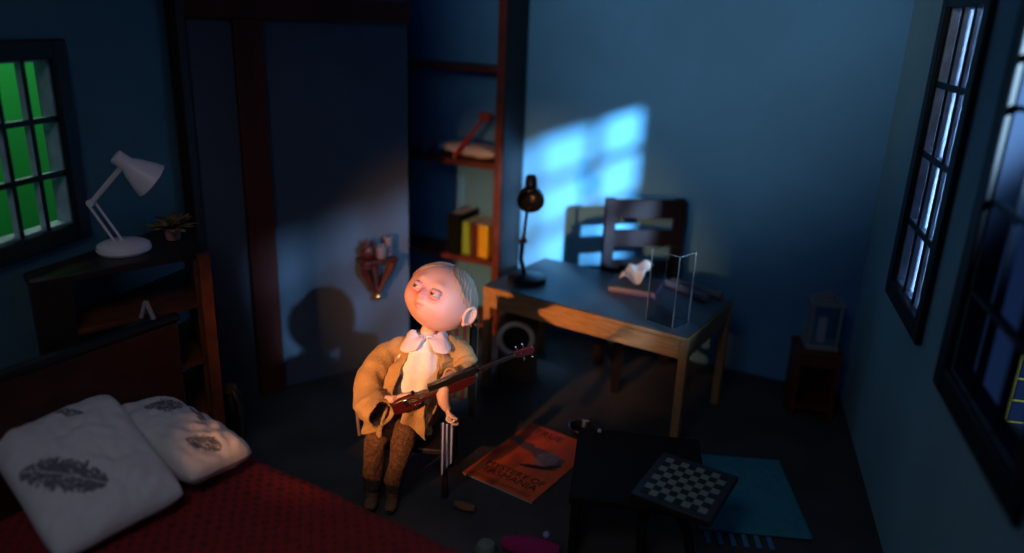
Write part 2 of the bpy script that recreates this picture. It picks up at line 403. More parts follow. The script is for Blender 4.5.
# book and card on the desk
bk = thing('sketchbook', 'grey sketchbook with purple edge lying flat on the desk', 'book', (.83, 4.88, DZ), 110)
MB().box(-.16, .16, -.13, .15, 0, .012).build('cover', mat('purple_cover', (.16, .10, .32), .6), bk, bevel=.002)
MB().box(-.155, .155, -.125, .145, .0125, .035).build('pages', mat('grey_paper', (.22, .21, .25), .8), bk)
MB().box(-.16, .16, -.13, .15, .0355, .044).build('cover', mat('dark_grey_cover', (.05, .055, .07), .6), bk, bevel=.002)
def card(u, v):
    return (-.075+.15*u, -.09+.18*v, .006+.065*v+.02*math.sin(u*6+v*4)+.012*math.sin(v*11+u*3)+.02*v*v)
o = MB().surf(card, 16, 16).build('crumpled_paper', mat('white_paper', (.8, .8, .82), .7), None, solid=.003)
o.matrix_basis = frame((.835, 4.93, DZ+.058), 125); tag(o, 'crumpled sheet of white paper on top of the grey sketchbook', 'paper')
for (p, q, lab) in (((1.05, 4.97), (1.27, 4.68), 'grey cardboard tube lying behind the acrylic box, the nearer of two'), ((1.10, 5.01), (1.375, 4.735), 'grey cardboard tube lying along the right desk edge, farther of two')):
    mid = (Vector((*p, 0))+Vector((*q, 0)))/2; d3 = Vector((*q, 0))-Vector((*p, 0)); L = d3.length/2
    o = MB().lathe([(.012, -L), (.024, -L), (.024, L), (.012, L), (.012, -L)], 18, Matrix.Rotation(PI/2, 4, 'Y'), caps=False).build('paper_tube', mat('grey_card', (.20, .19, .24), .7))
    o.matrix_basis = frame((mid.x, mid.y, DZ+.0245), math.degrees(math.atan2(d3.x, d3.y))); tag(o, lab, 'tube', 'tubes on the desk')
# chair behind the desk
ch = thing('desk_chair', 'black wooden chair with slatted back behind the desk', 'chair', (.93, 5.33, 0), 84)
CW = .29
MB().box(-CW, -CW+.075, -.03, .04, 0, 1.272).build('back_post', CHAIRW, ch, bevel=.005)
MB().box(CW-.075, CW, -.03, .04, 0, 1.272).build('back_post', CHAIRW, ch, bevel=.005)
for z0, z1 in ((1.135, 1.267), (.925, 1.045), (.72, .82)):
    MB().box(-CW+.0755, CW-.0755, -.02, .02, z0, z1).build('slat', CHAIRW, ch, bevel=.004)
MB().box(-CW+.02, CW-.02, -.50, -.031, .42, .46).build('seat', CHAIRW, ch, bevel=.006)
for x in (-CW+.03, CW-.085): MB().box(x, x+.055, -.49, -.435, 0, .4195).build('leg', CHAIRW, ch, bevel=.004)
for x in (-CW+.03, CW-.06): MB().box(x, x+.03, -.434, -.031, .20, .24).build('stretcher', CHAIRW, ch, bevel=.003)

# loudspeaker under the desk
sp = thing('loudspeaker', 'brown box loudspeaker with pale ring under the left end of the desk', 'speaker', (.055, 4.93, 0), 92)
BOXM = mat('brown_veneer', (.12, .075, .045), .5, var=.3, scale=9)
MB().box(-.135, .145, 0, .22, 0, .52).build('cabinet', BOXM, sp, bevel=.006)
cR = Matrix.Translation((-.01, -.001, .335)) @ Matrix.Rotation(PI/2, 4, 'X')
MB().lathe([(.095, 0), (.13, 0), (.13, .014), (.118, .024), (.100, .018), (.095, 0)], 40, cR, caps=False).build('ring', mat('pale_metal_ring', (.9, .78, .68), .5), sp)
MB().lathe([(.0945, .001), (.0945, .006), (.05, -.0), (.03, .006), (.001, .012)], 32, cR, caps=False).build('cone', mat('black_cone', (.006, .006, .007), .6), sp)

# ---------------------------------------------------------------- night stand and lantern
ns = thing('night_stand', 'small red-brown stand with open front in the far right corner', 'stand', (2.04, 4.70, 0), 100)
b = MB(); SX = .145
MB().box(-SX, SX, -.13, .14, .44, .47).build('top', SHELFW, ns, bevel=.004)
for x in (-SX+.005, SX-.04):
    MB().box(x, x+.035, -.125, .135, 0, .4395).build('side_panel', SHELFW, ns, bevel=.003)
MB().box(-SX+.041, SX-.041, .11, .13, .03, .4395).build('back_panel', DWOOD, ns)
MB().box(-SX+.041, SX-.041, -.12, .109, .05, .075).build('shelf', SHELFW, ns)
MB().box(-SX+.041, SX-.041, -.12, -.10, .36, .4395).build('rail', SHELFW, ns)
ln = thing('lantern', 'grey square lantern with glass sides on the small corner stand', 'lantern', (2.045, 4.69, .471), 100)
MB().box(-.105, .105, -.09, .09, 0, .035).build('base', GREYM, ln, bevel=.005)
for x in (-.095, .077):
    for y in (-.08, .062): MB().box(x, x+.018, y, y+.018, .0355, .30).build('post', GREYM, ln, bevel=.002)
MB().box(-.075, .075, -.074, -.071, .037, .298).build('pane', GLASS2, ln)
MB().box(-.105, .105, -.09, .09, .3005, .325).prism([(-.07, -.06), (.07, -.06), (.07, .06), (-.07, .06)], .325, .345).box(-.035, .035, -.03, .03, .345, .375).build('roof', GREYM, ln, bevel=.004)
MB().lathe([(.028, .036), (.028, .20), (.004, .205), (.004, .225)], 20).build('candle', WHITEC, ln)
MB().tube([(.03*math.cos(a), 0, .40+.03*math.sin(a)) for a in [PI*2*k/16 for k in range(17)]], .004, 8).build('ring', GREYM, ln)

# ---------------------------------------------------------------- floor items
rg = thing('rug', 'teal rug on the floor behind the chessboard', 'rug', (1.315, 3.66, 0), 94.5)
MB().surf(lambda u, v: (-.285+.57*u, -.365+.73*v, .010+.002*noise.noise(Vector((u*5, v*6, 0)))), 40, 50).build('rug_body', TEAL, rg, solid=.014)
for k in range(6):
    x = -.262+.062*k
    MB().box(x, x+.026, -.47, -.375, .001, .012).build('tassel', mat('blue_wool', (.05, .22, .36), .9) if k == 0 else bpy.data.materials['blue_wool'], rg, bevel=.003)
# magazine
mg = thing('magazine', 'orange-red magazine with a creature drawing lying on the floor', 'magazine', (.155, 3.915, 0), 124)
MW, MH = .235, .355
MB().box(-MW+.003, MW-.003, -MH+.003, MH-.003, .001, .010).build('pages', mat('cream_paper', (.5, .45, .38), .8), mg)
ORG = attr_mat('printed_shaded_cover', .5)
n = 90
o = MB().surf(lambda u, v: (-MW+2*MW*u, -MH+2*MH*v, .0125+.002*math.sin(u*3)), n, 130).build('cover', ORG, mg, solid=.0015)
def magcol(p):
    x, y = p.x/MW, p.y/MH
    c = Vector((.85, .12, .025))
    nn = noise.noise(Vector((x*3, y*3, 4))); c = c.lerp(Vector((.30, .03, .012)), max(0, min(1, .35+nn)) if x < -.1 else max(0, nn*.6))  # left part darker, shade on the cover put into its colour
    # dark wing-like band and pale figure
    band = abs(y-.22+.18*x)-.10-.16*max(0, x+.2)*(1 if x < .5 else .5)
    if x < .75 and band+.05*noise.noise(Vector((x*7, y*9, 1))) < 0: c = c.lerp(Vector((.06, .07, .10)), .85)
    fx, fy = x-.33, y-.12
    if (fx/.30)**2+(fy/.24)**2 < 1+.5*noise.noise(Vector((x*9, y*9, 2))): c = c.lerp(Vector((.30, .28, .28)), .55+.4*noise.noise(Vector((x*14, y*14, 7))))
    if (x-.30)**2/.16+(y+.16-.25*(x-.3))**2/.003 < 1: c = Vector((.02, .015, .015))
    if (x-.62)**2/.03+(y-.0-.5*(x-.6))**2/.003 < 1: c = Vector((.02, .015, .015))
    return tuple(c)
paint(o, magcol)
DARKINK = mat('black_ink', (.012, .008, .008), .6)
def text(body, size, loc, parent, material, name='lettering'):
    cu = bpy.data.curves.new(name, 'FONT'); cu.body = body; cu.size = size; cu.align_x = 'CENTER'; cu.extrude = .0004
    cu.materials.append(material); t = bpy.data.objects.new(name, cu); COL.objects.link(t); t.location = loc
    bpy.context.view_layer.update()
    me = bpy.data.meshes.new_from_object(t.evaluated_get(bpy.context.evaluated_depsgraph_get())); bpy.data.objects.remove(t)
    t = bpy.data.objects.new(name, me); COL.objects.link(t); t.parent = parent; t.location = loc
    return t
text('MYSTERY OF', .068, (.01, -.205, .0158), mg, DARKINK)
text('TASMANIA', .075, (.01, -.268, .0158), mg, DARKINK)
text('TRUE', .085, (-.06, .255, .0158), mg, DARKINK)
MB().box(-.2, .2, -.315, -.311, .0152, .0162).build('printed_line', DARKINK, mg)
MB().box(-.2, .2, -.331, -.328, .0152, .0162).build('printed_line', DARKINK, mg)
# black table, chessboard
TZ = .36
TBLK = mat('black_stained_wood', (.012, .009, .008), .7, spec=.15, var=.3, scale=9)
tb = thing('low_table', 'low black table carrying the chessboard', 'table', (.395, 3.70, 0), 98)
MB().box(0, .64, -.66, 0, TZ-.035, TZ).build('table_top', TBLK, tb, bevel=.006)
MB().box(.01, .045, -1.02+.38, -.02, 0, TZ-.0355).build('side_panel', TBLK, tb, bevel=.004)
MB().tube([(.36, -.61, 0), (.35, -.60, .16), (.345, -.60, TZ-.036)], [.026, .024, .028], 12).build('leg', TBLK, tb)
MB().tube([(.56, -.60, 0), (.585, -.60, .08), (.56, -.60, .2), (.50, -.60, TZ-.036)], [.02, .022, .024, .028], 12).build('leg', TBLK, tb)
MB().tube([(.58, -.07, 0), (.58, -.07, TZ-.036)], [.022, .026], 12).build('leg', TBLK, tb)
cb = thing('chessboard', 'dark framed chessboard lying on the low black table', 'chessboard', (.855, 3.13, TZ+.001), 121)
MB().box(-.19, .19, -.215, .215, 0, .035).build('frame', DWOOD, cb, bevel=.004)
N = 8; vs = []; sq = MB(); sq2 = MB()
for i in range(N):
    for j in range(N):
        (sq if (i+j) % 2 else sq2).box(-.155+.31*i/N, -.155+.31*(i+1)/N, -.175+.35*j/N, -.175+.35*(j+1)/N, .0352, .0375)
sq.build('light_squares', mat('ivory_squares', (.24, .25, .17), .5), cb, smooth=False); sq2.build('dark_squares', BLACK, cb, smooth=False)
# bowl and bead
bw = thing('bowl', 'dark shallow bowl with silver rim behind the orange magazine', 'bowl', (.475, 4.25, 0), 90)
MB().lathe([(.04, 0), (.06, .01), (.085, .05), (.08, .05), (.055, .017), (.001, .012)], 30).build('body', GBLK, bw)
MB().tube([(.083*math.cos(2*PI*k/32), .083*math.sin(2*PI*k/32), .052) for k in range(33)], .0035, 8).build('rim', CHROME, bw)
tag(MB().ball((.50, 3.64, TZ+.013), .012, 16).build('bead', WHITEC), 'tiny white bead on the rear left of the black table', 'bead')
# slipper, ball, shoe at the bottom edge
MAG = mat('magenta_knit', (.30, .01, .10), .9, bump=.6, bscale=90)
def slip(u, v):
    a = 2*PI*u; x = -.14+.28*v; wd = .055*math.sin(PI*min(1, max(0, v*.94+.03)))**.4*(1+.15*v); h = .028+.035*v*(1-v)*2
    return (x, wd*math.cos(a), .03+h*math.sin(a)*(1 if math.sin(a) > 0 else .95))
sl = thing('slipper', 'magenta knitted slipper on the floor at the end of the bed', 'slipper', (.14, 3.10, .003), 100)
MB().surf(slip, 24, 20, True).build('upper', MAG, sl)
MB().ball((.07, .02, .098), .018, 14).build('pompom', mat('lilac_wool', (.30, .25, .5), .9), sl)
tag(MB().lathe([(.0, 0), (.03, .003), (.048, .025), (.05, .05), (.04, .075), (.012, .088), (.0, .09)], 24, Matrix.Translation((-.075, 3.06, 0))).build('ball', mat('grey_green_felt', (.14, .17, .14), .9)), 'grey-green felt ball on the floor left of the magenta slipper', 'ball')
def shoe(u, v):
    a = 2*PI*u; wd = .03*math.sin(PI*(v*.92+.04))**.5
    return (-.06+.12*v, wd*math.cos(a), .022+.020*math.sin(a)*(1-.2*v))
sh = MB().surf(shoe, 20, 16, True).build('tan_shoe', BOOT); sh.matrix_basis = frame((-.20, 3.42, .0), 110)
tag(sh, 'small tan shoe lying on the floor right of the doll', 'shoe')

# ---------------------------------------------------------------- wall bracket on the panelled wall
br = thing('wall_bracket', 'carved dark red wall bracket ending in a brass knob', 'bracket', MP @ Vector((.745, -.001, .55)), 54.5)
MB().prism([(-.125, -.16), (.125, -.16), (.13, 0), (-.13, 0)], .275, .30).lathe([(.03, 0), (.04, .01), (.03, .022)], 12, Matrix.Translation((-.1, -.13, .25))).build('bracket_shelf', CARVE, br, bevel=.004)
b = MB()
for sx in (-1, 1):
    b.tube([(sx*.115, -.10, .27), (sx*.10, -.09, .21), (sx*.055, -.075, .13), (sx*.03, -.07, .07), (0.0, -.07, .035)], [.022, .026, .020, .016, .015], 10)
b.tube([(0, -.02, .27), (0, -.03, .15), (0, -.06, .04)], [.035, .028, .02], 10); b.box(-.03, .03, -.02, 0, .05, .27)
b.build('carved_support', CARVE, br)
MB().ball((.0, -.075, .012), .026, 18).build('brass_knob', BRASS, br)
def onbr(x, y, z=.301): return br.matrix_basis @ Vector((x, y, z))
fg = thing('toy_dragon', 'dark red spiky toy creature on the left of the wall bracket', 'toy', onbr(-.07, -.09), 54.5)
b = MB().ball((0, 0, .055), (.05, .045, .055), 18)
for k in range(9):
    a = k*.7; p = Vector((math.cos(a)*.7, math.sin(a*1.3)*.4, .55+.4*math.sin(a)));
    b.lathe([(.014, 0), (.0, .05)], 8, along(Vector((0, 0, .06))+p.normalized()*.040, p))
b.build('body', CARVE, fg); MB().lathe([(.016, 0), (.012, .03), (.0, .07)], 10, along((-.01, -.01, .10), (-.25, 0, 1))).build('horn', CARVE, fg)
g1 = thing('clay_mug', 'grey clay mug in the middle of the wall bracket', 'mug', onbr(.022, -.10), 54.5)
MB().lathe([(.030, 0), (.038, .01), (.040, .085), (.034, .085), (.032, .015), (.001, .012)], 22).build('body', CLAY, g1)
MB().tube([(.036, 0, .07), (.058, 0, .06), (.058, 0, .03), (.036, 0, .02)], .006, 8).build('handle', CLAY, g1)
tag(MB().lathe([(.03, 0), (.034, .01), (.026, .05), (.030, .09), (.036, .125), (.028, .135), (.0, .137)], 22, Matrix.Translation(onbr(.098, -.055))).build('clay_jar', CLAY), 'tall grey clay jar at the right end of the wall bracket', 'jar')

# ---------------------------------------------------------------- corner shelf unit, white lamp, plant
UZ = 1.30
un = thing('corner_shelf', 'dark wooden corner shelf unit below the left window', 'shelf', (-1.9, 3.7, 0), 90)
pts = [(-2.07, 3.09), (-1.53, 3.64), (-1.80, 4.12), (-1.86, 4.2), (-2.165, 3.20)]
pl = [(x+1.9, y-3.7) for x, y in pts]
MB().prism(pl, UZ-.035, UZ).build('shelf_top', DWOOD, un, bevel=.004)
def shr(k): cx = sum(p[0] for p in pl)/5; cy = sum(p[1] for p in pl)/5; return [(cx+(x-cx)*k, cy+(y-cy)*k) for x, y in pl]
for z in (1.03, .72, .42): MB().prism(shr(.97), z-.025, z).build('shelf', ORANGEW, un, bevel=.003)
MR2 = frame((-1.53-(-1.9), 3.64-3.7, 0), -29)
MB().box(-.06, -.004, .02, .055, 0, UZ-.001, frame((.37, -.06, 0), 44.5) @ Matrix.Translation((0, -.085, 0))).build('front_post', ORANGEW, un, bevel=.003)
MB().box(.0, .46, .036, .06, 0, UZ-.036, MR2).build('side_panel', ORANGEW, un, bevel=.003)
MB().box(.0, .16, -.035, .0, 0, UZ-.036, frame((-2.07+1.9, 3.09-3.7, 0), 45) @ Matrix.Translation((.0, .04, 0))).build('side_panel', DWOOD, un, bevel=.003)

wl = thing('white_lamp', 'white jointed desk lamp on the corner shelf beside the window', 'lamp', (-1.90, 3.58, UZ+.001), 90)
MB().lathe([(.08, 0), (.118, 0), (.125, .012), (.120, .034), (.10, .046), (.02, .052)], 36).build('base', LAMPW, wl)
El = Vector((-.13, 0, .235)); Sj = Vector((.080, -.01, .425))
b = MB()
for s in (-1, 1): b.tube([(-.02+.014*s, .01*s, .045), El+Vector((.014*s, .01*s, -.002))], .0065, 8)
b.build('lower_arm', LAMPW, wl)
b = MB()
for s in (-1, 1): b.tube([El+Vector((0, .01*s, .012*s)), Sj+Vector((-.03, .01*s, .012*s))], .0065, 8)
b.build('upper_arm', LAMPW, wl)
MB().tube([El+Vector((0, -.018, 0)), El+Vector((0, .018, 0))], .018, 14).build('joint', LAMPW, wl)
MB().tube([Sj+Vector((-.04, 0, -.015)), Sj+Vector((.0, 0, .01))], .017, 12).build('joint', LAMPW, wl)
axs = Vector((.115, .07, -.12)).normalized()
b = MB().lathe([(.016, -.075), (.034, -.072), (.036, -.01), (.05, .012), (.082, .085), (.093, .118), (.089, .118), (.046, .02), (.02, .0)], 32, along(Sj+axs*.0, axs))
b.build('lamp_shade', LAMPW, wl)
pt = thing('potted_plant', 'small leafy plant in a pinkish pot right of the white lamp', 'plant', (-1.755, 3.80, UZ+.001), 90)
MB().lathe([(.028, 0), (.034, .004), (.044, .055), (.047, .055), (.047, .068), (.038, .068), (.034, .05), (.001, .048)], 24).build('pot', POT, pt)
b = MB()
for k in range(26):
    a = k*2.4; l = .12+.06*random.random(); up = .35+.65*random.random(); d2 = Vector((math.cos(a)*(1-up*.6), math.sin(a)*(1-up*.6), up)).normalized()
    side = d2.cross(Vector((0, 0, 1))).normalized()
    p = [Vector((0, 0, .05))+d2*l*t+Vector((0, 0, -.05*t*t)) for t in (0, .3, .6, .85, 1)]
    ws = (.004, .016, .024, .014, .001)
    vs = []; [vs.extend((q-side*w_, q+side*w_+Vector((0, 0, .001)))) for q, w_ in zip(p, ws)]
    b.add(vs, [(2*i, 2*i+1, 2*i+3, 2*i+2) for i in range(4)])
b.build('leaves', LEAF, pt, solid=.0015)

# ---------------------------------------------------------------- bed
BO = Vector((-1.64, 3.47, 0)); BAZ = 121       # far head corner of the bed; +X to the foot, +Y away
BM = frame(BO, BAZ)
bd = thing('bed', 'dark red wooden bed with a red patterned blanket', 'bed', BO, BAZ)
BL, BW, BZ = 2.0, 1.12, .385
MB().box(-.035, 0, -BW, 0.02, .0, .98).build('headboard', BEDW, bd, bevel=.012)
MB().box(-.04, .01, -BW-.01, .03, .981, 1.02).build('head_rail', BLACK, bd, bevel=.012)
MB().box(.001, BL, -BW+.01, -.0, .12, .24).build('bed_frame', BEDW, bd, bevel=.006)
for x in (.02, BL-.08):
    for y in (-BW+.03, -.08): MB().box(x, x+.06, y, y+.06, 0, .119).build('leg', BEDW, bd)
MB().box(.005, BL-.01, -BW+.02, -.015, .241, BZ-.012).build('mattress', WHITEC, bd, bevel=.03)
def blanket(u, v):
    x = .05+(BL-.01)*u; q = v*(BW+.44)-.22      # q: across, hangs down both sides
    if q < 0: y, z = .012+.006, BZ-.02+q
    elif q > BW: y, z = -BW-.006, BZ-.02-(q-BW)
    else:
        y = -q; e = min(q, BW-q); z = BZ-.02*math.exp(-e*40)
    k = noise.noise(Vector((x*4, y*5, z*5)))*.012 + noise.noise(Vector((x*11, y*12, 3)))*.004
    return (x, y+k*(0 if 0 <= q <= BW else 1), z+.014+k*(1 if 0 < q < BW else .2))
o = MB().surf(blanket, 120, 110).build('blanket', attr_mat('red_blanket', .95, .4, 150), bd, solid=.01)
def blcol(p):
    a = math.sin(p.x*95)*math.sin(p.y*95); g = .5+.5*noise.noise(p*30)
    return (.20, .009, .012) if a < .45 else (.06, .007, .009)
paint(o, blcol)
FE = attr_mat('feather_print', .9, .25, 60)
def feather(x, y, cx, cy, ang, L, Wd):
    c, s = math.cos(ang), math.sin(ang); u = ((x-cx)*c+(y-cy)*s)/L; v = (-(x-cx)*s+(y-cy)*c)/Wd
    if abs(u) > 1: return 0
    e = (1-u*u)**.6*(1+.45*noise.noise(Vector((u*14, v*1.5, L*50)))) - abs(v)
    return 1 if e > 0 and abs(v) > .03 and noise.noise(Vector((u*20+abs(v)*12, v*2, 4))) > -.38 else 0
def mkpillow(lx, ly, h, M, feathers, label, seed):
    o = pillow_mesh(lx, ly, h, 110, 3.2, .012, seed).build('pillow', FE)
    o.matrix_basis = M; tag(o, label, 'pillow', 'pillows on the bed')
    def col(p):
        t = noise.noise(Vector((p.x*60, p.y*60, 1)))
        if p.z > -.01 and any(feather(p.x, p.y, *f) for f in feathers): return (.12+.05*t, .12+.05*t, .14+.05*t)
        return (.56, .53, .53)
    paint(o, col)
PM1 = frame((-1.745, 2.76, .60), 129) @ Matrix.Rotation(rad(21), 4, 'Y') @ Matrix.Rotation(rad(6), 4, 'X')
mkpillow(.36, .27, .10, PM1, [(.05, -.10, .75, .17, .068), (-.26, .05, .8, .06, .02)], 'large white pillow with a long grey feather print in the foreground', 3)
PM2 = frame((-1.52, 3.11, .56), 119) @ Matrix.Rotation(rad(-6), 4, 'X') @ Matrix.Rotation(rad(8), 4, 'Y')
mkpillow(.34, .18, .10, PM2, [(-.13, .02, .9, .085, .055), (.02, .09, -.3, .09, .018), (.21, -.03, .6, .08, .04)], 'white feather print pillow farther from the viewer, beside the headboard', 9)
# pegs, glass jar and small book near the headboard
PEG = mat('pale_wood', (.32, .28, .27), .7)
pg = thing('clothes_peg', 'pale wooden clothes peg standing on the headboard end', 'peg', (-1.72, 3.37, 1.0215), 100)
for s, a in ((-1, -.35), (1, .35)):
    MB().box(-.009, .009, -.008, .008, -.045, .05, Matrix.Translation((.018*s, 0, .055)) @ Matrix.Rotation(-a, 4, 'Y')).build('prong', PEG, pg, bevel=.003)
jr = thing('glass_lantern', 'dark glass jar with warm glints on the floor behind the bed', 'jar', (-1.64, 4.02, 0), 90)
DG = mat('dark_glass', (.02, .018, .018), .08, spec=.9)
MB().lathe([(.07, 0), (.085, .01), (.09, .12), (.085, .24), (.05, .30), (.045, .33)], 30).build('body', DG, jr)
MB().lathe([(.055, .331), (.055, .36), (.02, .37)], 24).build('lid', BRASS, jr)
for a in (-2.5, -.5, .9): MB().tube([(.094*math.cos(a), .094*math.sin(a), .03), (.096*math.cos(a), .096*math.sin(a), .14), (.088*math.cos(a), .088*math.sin(a), .26), (.052*math.cos(a), .052*math.sin(a), .335)], .006, 8).build('glint_rib', BRASS, jr)  # brass strips stand in for warm glints on the glass

# ---------------------------------------------------------------- the doll's chair
pc = thing('small_armchair', 'small dark chair with red and yellow striped backrest under the doll', 'chair', (-.50, 3.72, 0), 95)
MB().box(-.24, .22, -.20, .17, .265, .30).build('seat', DWOOD, pc, bevel=.01)
for x in (-.235, .185):
    for y in (-.195, .13): MB().box(x, x+.03, y, y+.03, 0, .2645).build('leg', DWOOD, pc, bevel=.003)
STR = wave_mat('striped_back_cloth', (.45, .03, .02), (.30, .15, .03), 7, 'X', .8)
MB().box(.03, .30, .19, .215, .40, .90, Matrix.Rotation(rad(-6), 4, 'X')).build('backrest', STR, pc, bevel=.008)
for x in (.025, .265): MB().box(x, x+.035, .172, .189, .30, .88, Matrix.Rotation(rad(-6), 4, 'X')).build('back_post', DWOOD, pc, bevel=.003)
MB().tube([(-.275, -.12, .3), (-.29, -.12, .50), (-.275, -.10, .525), (-.27, .14, .53), (-.255, .15, .34)], .010, 10).build('armrest', mat('pinkish_metal', (.45, .35, .36), .35, metal=.7), pc)
sc = MB().surf(lambda u, v: (-.335+.065*u, 3.60+.008*math.sin(u*9+v*3)-.01*v, .47-.31*v+.10*u*v), 24, 24).build('striped_cloth', wave_mat('blue_striped_cloth', (.015, .022, .07), (.34, .42, .75), 14, 'X', sharp=.66), None, solid=.004)
sc.location = (.0, -.115, 0)
tag(sc, 'blue and white striped cloth hanging from the front right of the doll chair', 'cloth')

# ---------------------------------------------------------------- the doll
dl = thing('doll', 'blond boy doll in a tan coat sitting and holding a dark red guitar', 'doll', (-.52, 3.62, 0), 90)
def nz(p, s, a, seed=0): return Vector((noise.noise(p*s+Vector((seed, 0, 0))), noise.noise(p*s+Vector((0, seed+7, 0))), noise.noise(p*s+Vector((0, 0, seed+13)))))*a
def interp(tab, t):
    for i in range(len(tab)-1):
        if t <= tab[i+1][0]:
            k = (t-tab[i][0])/(tab[i+1][0]-tab[i][0]); k = k*k*(3-2*k) if False else k
            return [a+(c-a)*k for a, c in zip(tab[i][1:], tab[i+1][1:])]
    return list(tab[-1][1:])
# body: one continuous skin (neck, torso, arms to the hands, legs) 
def hand(b, wrist, dirn, palm_n, size=1.0, curl=.9, side=1):
    """palm plus five separate bent fingers; dirn along hand, palm_n out of palm"""
    d = Vector(dirn).normalized(); nrm = Vector(palm_n); nrm = (nrm-d*nrm.dot(d)).normalized(); s = d.cross(nrm)*side
    w = Vector(wrist); S = size
    b.surf(lambda u, v: w+d*(.055*S*v)+s*(math.cos(2*PI*u)*S*(.014+.012*math.sin(PI*min(1, v*.8+.1))))+nrm*(math.sin(2*PI*u)*.010*S), 16, 8, True)
    for k, (off, ln_) in enumerate(((-.018, .040), (-.006, .048), (.006, .045), (.018, .036))):
        p = w+d*.052*S+s*off*S; pts = [p-d*.012*S, p]; dirc = d.copy()
        for j in range(3):
            ang = curl*(.55+.25*j+.06*k); dirc = (dirc*math.cos(ang)+nrm*math.sin(ang)*1).normalized() if j else (d*math.cos(curl*.4)+nrm*math.sin(curl*.4)).normalized()
            pts.append(pts[-1]+dirc*ln_*S*(.42, .33, .25)[j])
        b.tube(pts, [.0068*S, .0068*S, .0062*S, .0056*S, .004*S], 8)
    p = w+d*.016*S-s*.016*S
    td = (d*.55-s*.75+nrm*.3).normalized(); pts = [w+d*.012*S-s*.006*S, p, p+td*.024*S, p+(td+nrm*.5+d*.3).normalized()*.045*S]
    b.tube(pts, [.009*S, .0088*S, .0075*S, .005*S], 8)
body = MB()
body.tube([(-.50, 3.76, .40), (-.49, 3.74, .55), (-.47, 3.71, .72), (-.45, 3.70, .80), (-.43, 3.70, .86), (-.42, 3.695, .90), (-.40, 3.70, .96)], [.10, .10, .105, .08, .045, .040, .045], 18)
body.tube([(-.58, 3.70, .79), (-.68, 3.67, .76), (-.715, 3.60, .62), (-.62, 3.47, .60), (-.555, 3.415, .635)], [.04, .036, .030, .022, .019], 12)
body.tube([(-.33, 3.72, .80), (-.24, 3.69, .76), (-.225, 3.58, .70), (-.29, 3.47, .745), (-.312, 3.425, .735), (-.318, 3.40, .68), (-.312, 3.395, .64), (-.295, 3.40, .60)], [.04, .038, .030, .027, .031, .034, .030, .021], 12)
hand(body, (-.545, 3.41, .64), (.95, -.2, .25), (.1, .6, -.7), 1.0, .7, 1)
hand(body, (-.297, 3.40, .605), (.22, -.05, -1), (.9, .3, .25), 1.2, 1.1, -1)
bo = body.build('body', SKIN, dl, world=True)
# trousers
tr = MB()
def leg(pts, rs): tr.tube(pts, rs, 26)
leg([(-.56, 3.74, .38), (-.60, 3.62, .415), (-.645, 3.50, .41), (-.668, 3.45, .36), (-.680, 3.445, .25), (-.688, 3.45, .16), (-.688, 3.455, .10), (-.688, 3.455, .085)], [.085, .080, .070, .060, .054, .050, .045, .040])
leg([(-.46, 3.74, .38), (-.49, 3.62, .415), (-.515, 3.50, .41), (-.53, 3.45, .36), (-.555, 3.43, .25), (-.575, 3.435, .16), (-.582, 3.445, .10), (-.582, 3.445, .085)], [.085, .078, .068, .058, .052, .048, .044, .040])
tr.ball((-.51, 3.77, .42), (.13, .10, .075), 20)
for i, p in enumerate(tr.v): tr.v[i] = p + nz(p, 14, .016) + nz(p, 34, .007)
tr.build('trousers', KNIT, dl, world=True)
for (x, y) in ((-.688, 3.44), (-.582, 3.43)):
    b = MB().surf(lambda u, v: Vector((x, y, 0))+Vector((.034*math.cos(2*PI*u)*math.sin(PI*(.06+.88*v))**.5, .03-.13*v, .035+.03*math.sin(2*PI*u)*(1-.35*v)*math.sin(PI*(.06+.88*v))**.5)), 20, 16, True)
    b.tube([(x, y+.01, .05), (x, y+.015, .10)], [.034, .036], 14)
    b.build('boot', BOOT, dl, world=True)
# shirt
shm = MB()
SH = [(0, -.52, 3.70, .42, .13, .10), (.3, -.49, 3.69, .58, .135, .11), (.6, -.465, 3.675, .72, .14, .11), (.8, -.45, 3.68, .81, .12, .09), (.92, -.435, 3.69, .86, .07, .06), (1, -.425, 3.69, .885, .05, .05)]
def shirt(u, v):
    x, y, z, rx, ry = interp(SH, v); a = 2*PI*u; p = Vector((x+rx*math.cos(a), y+ry*math.sin(a), z))
    return p + nz(p, 16, .010) + Vector((0, -.004*math.sin(a*9), 0))
shm.surf(shirt, 60, 34, True); so = shm.build('shirt', LINEN, dl, world=True)
pk = MB().box(-.018, .018, -.004, .003, 0, .24, along((-.475, 3.572, .60), (.04, .04, 1))); 
pl_ = MB().surf(lambda u, v: Vector((-.492+.035*u+.03*v, 3.568+.012*v+.004*math.sin(u*PI), .60+.21*v)), 6, 16).build('placket', LINEN, so, solid=.004)
for z, x, y in ((.69, -.462, 3.562), (.765, -.452, 3.568), (.62, -.472, 3.560)):
    MB().ball((x, y, z), (.009, .004, .009), 12).build('button', WHITEC, so)
# collar wings
def wing(sgn):
    pts = []
    b = MB()
    def f(u, v):
        a = u*1.5*sgn    # round the neck from the front
        cx, cy, cz = -.428, 3.69, .885
        inn = Vector((cx+.058*math.sin(a), cy-.062*math.cos(a), cz+.012-.02*math.cos(a)))
        ext = .055+.055*math.sin(PI*min(1, u*1.25+.12))**1.0*(1 if u < .7 else .8)
        out = Vector((math.sin(a+.55*sgn), -math.cos(a+.55*sgn)*.9, -.55))
        p = inn + out*ext*v + Vector((0, 0, .015*math.sin(v*PI)))
        return p + nz(p, 25, .004)
    b.surf(f, 20, 10); return b
for s in (-1, 1): wing(s).build('collar', mat('pink_white_linen', (.72, .60, .64), .85, bump=.2, bscale=120) if s < 0 else bpy.data.materials['pink_white_linen'], dl, world=True, solid=.007, sub=1)
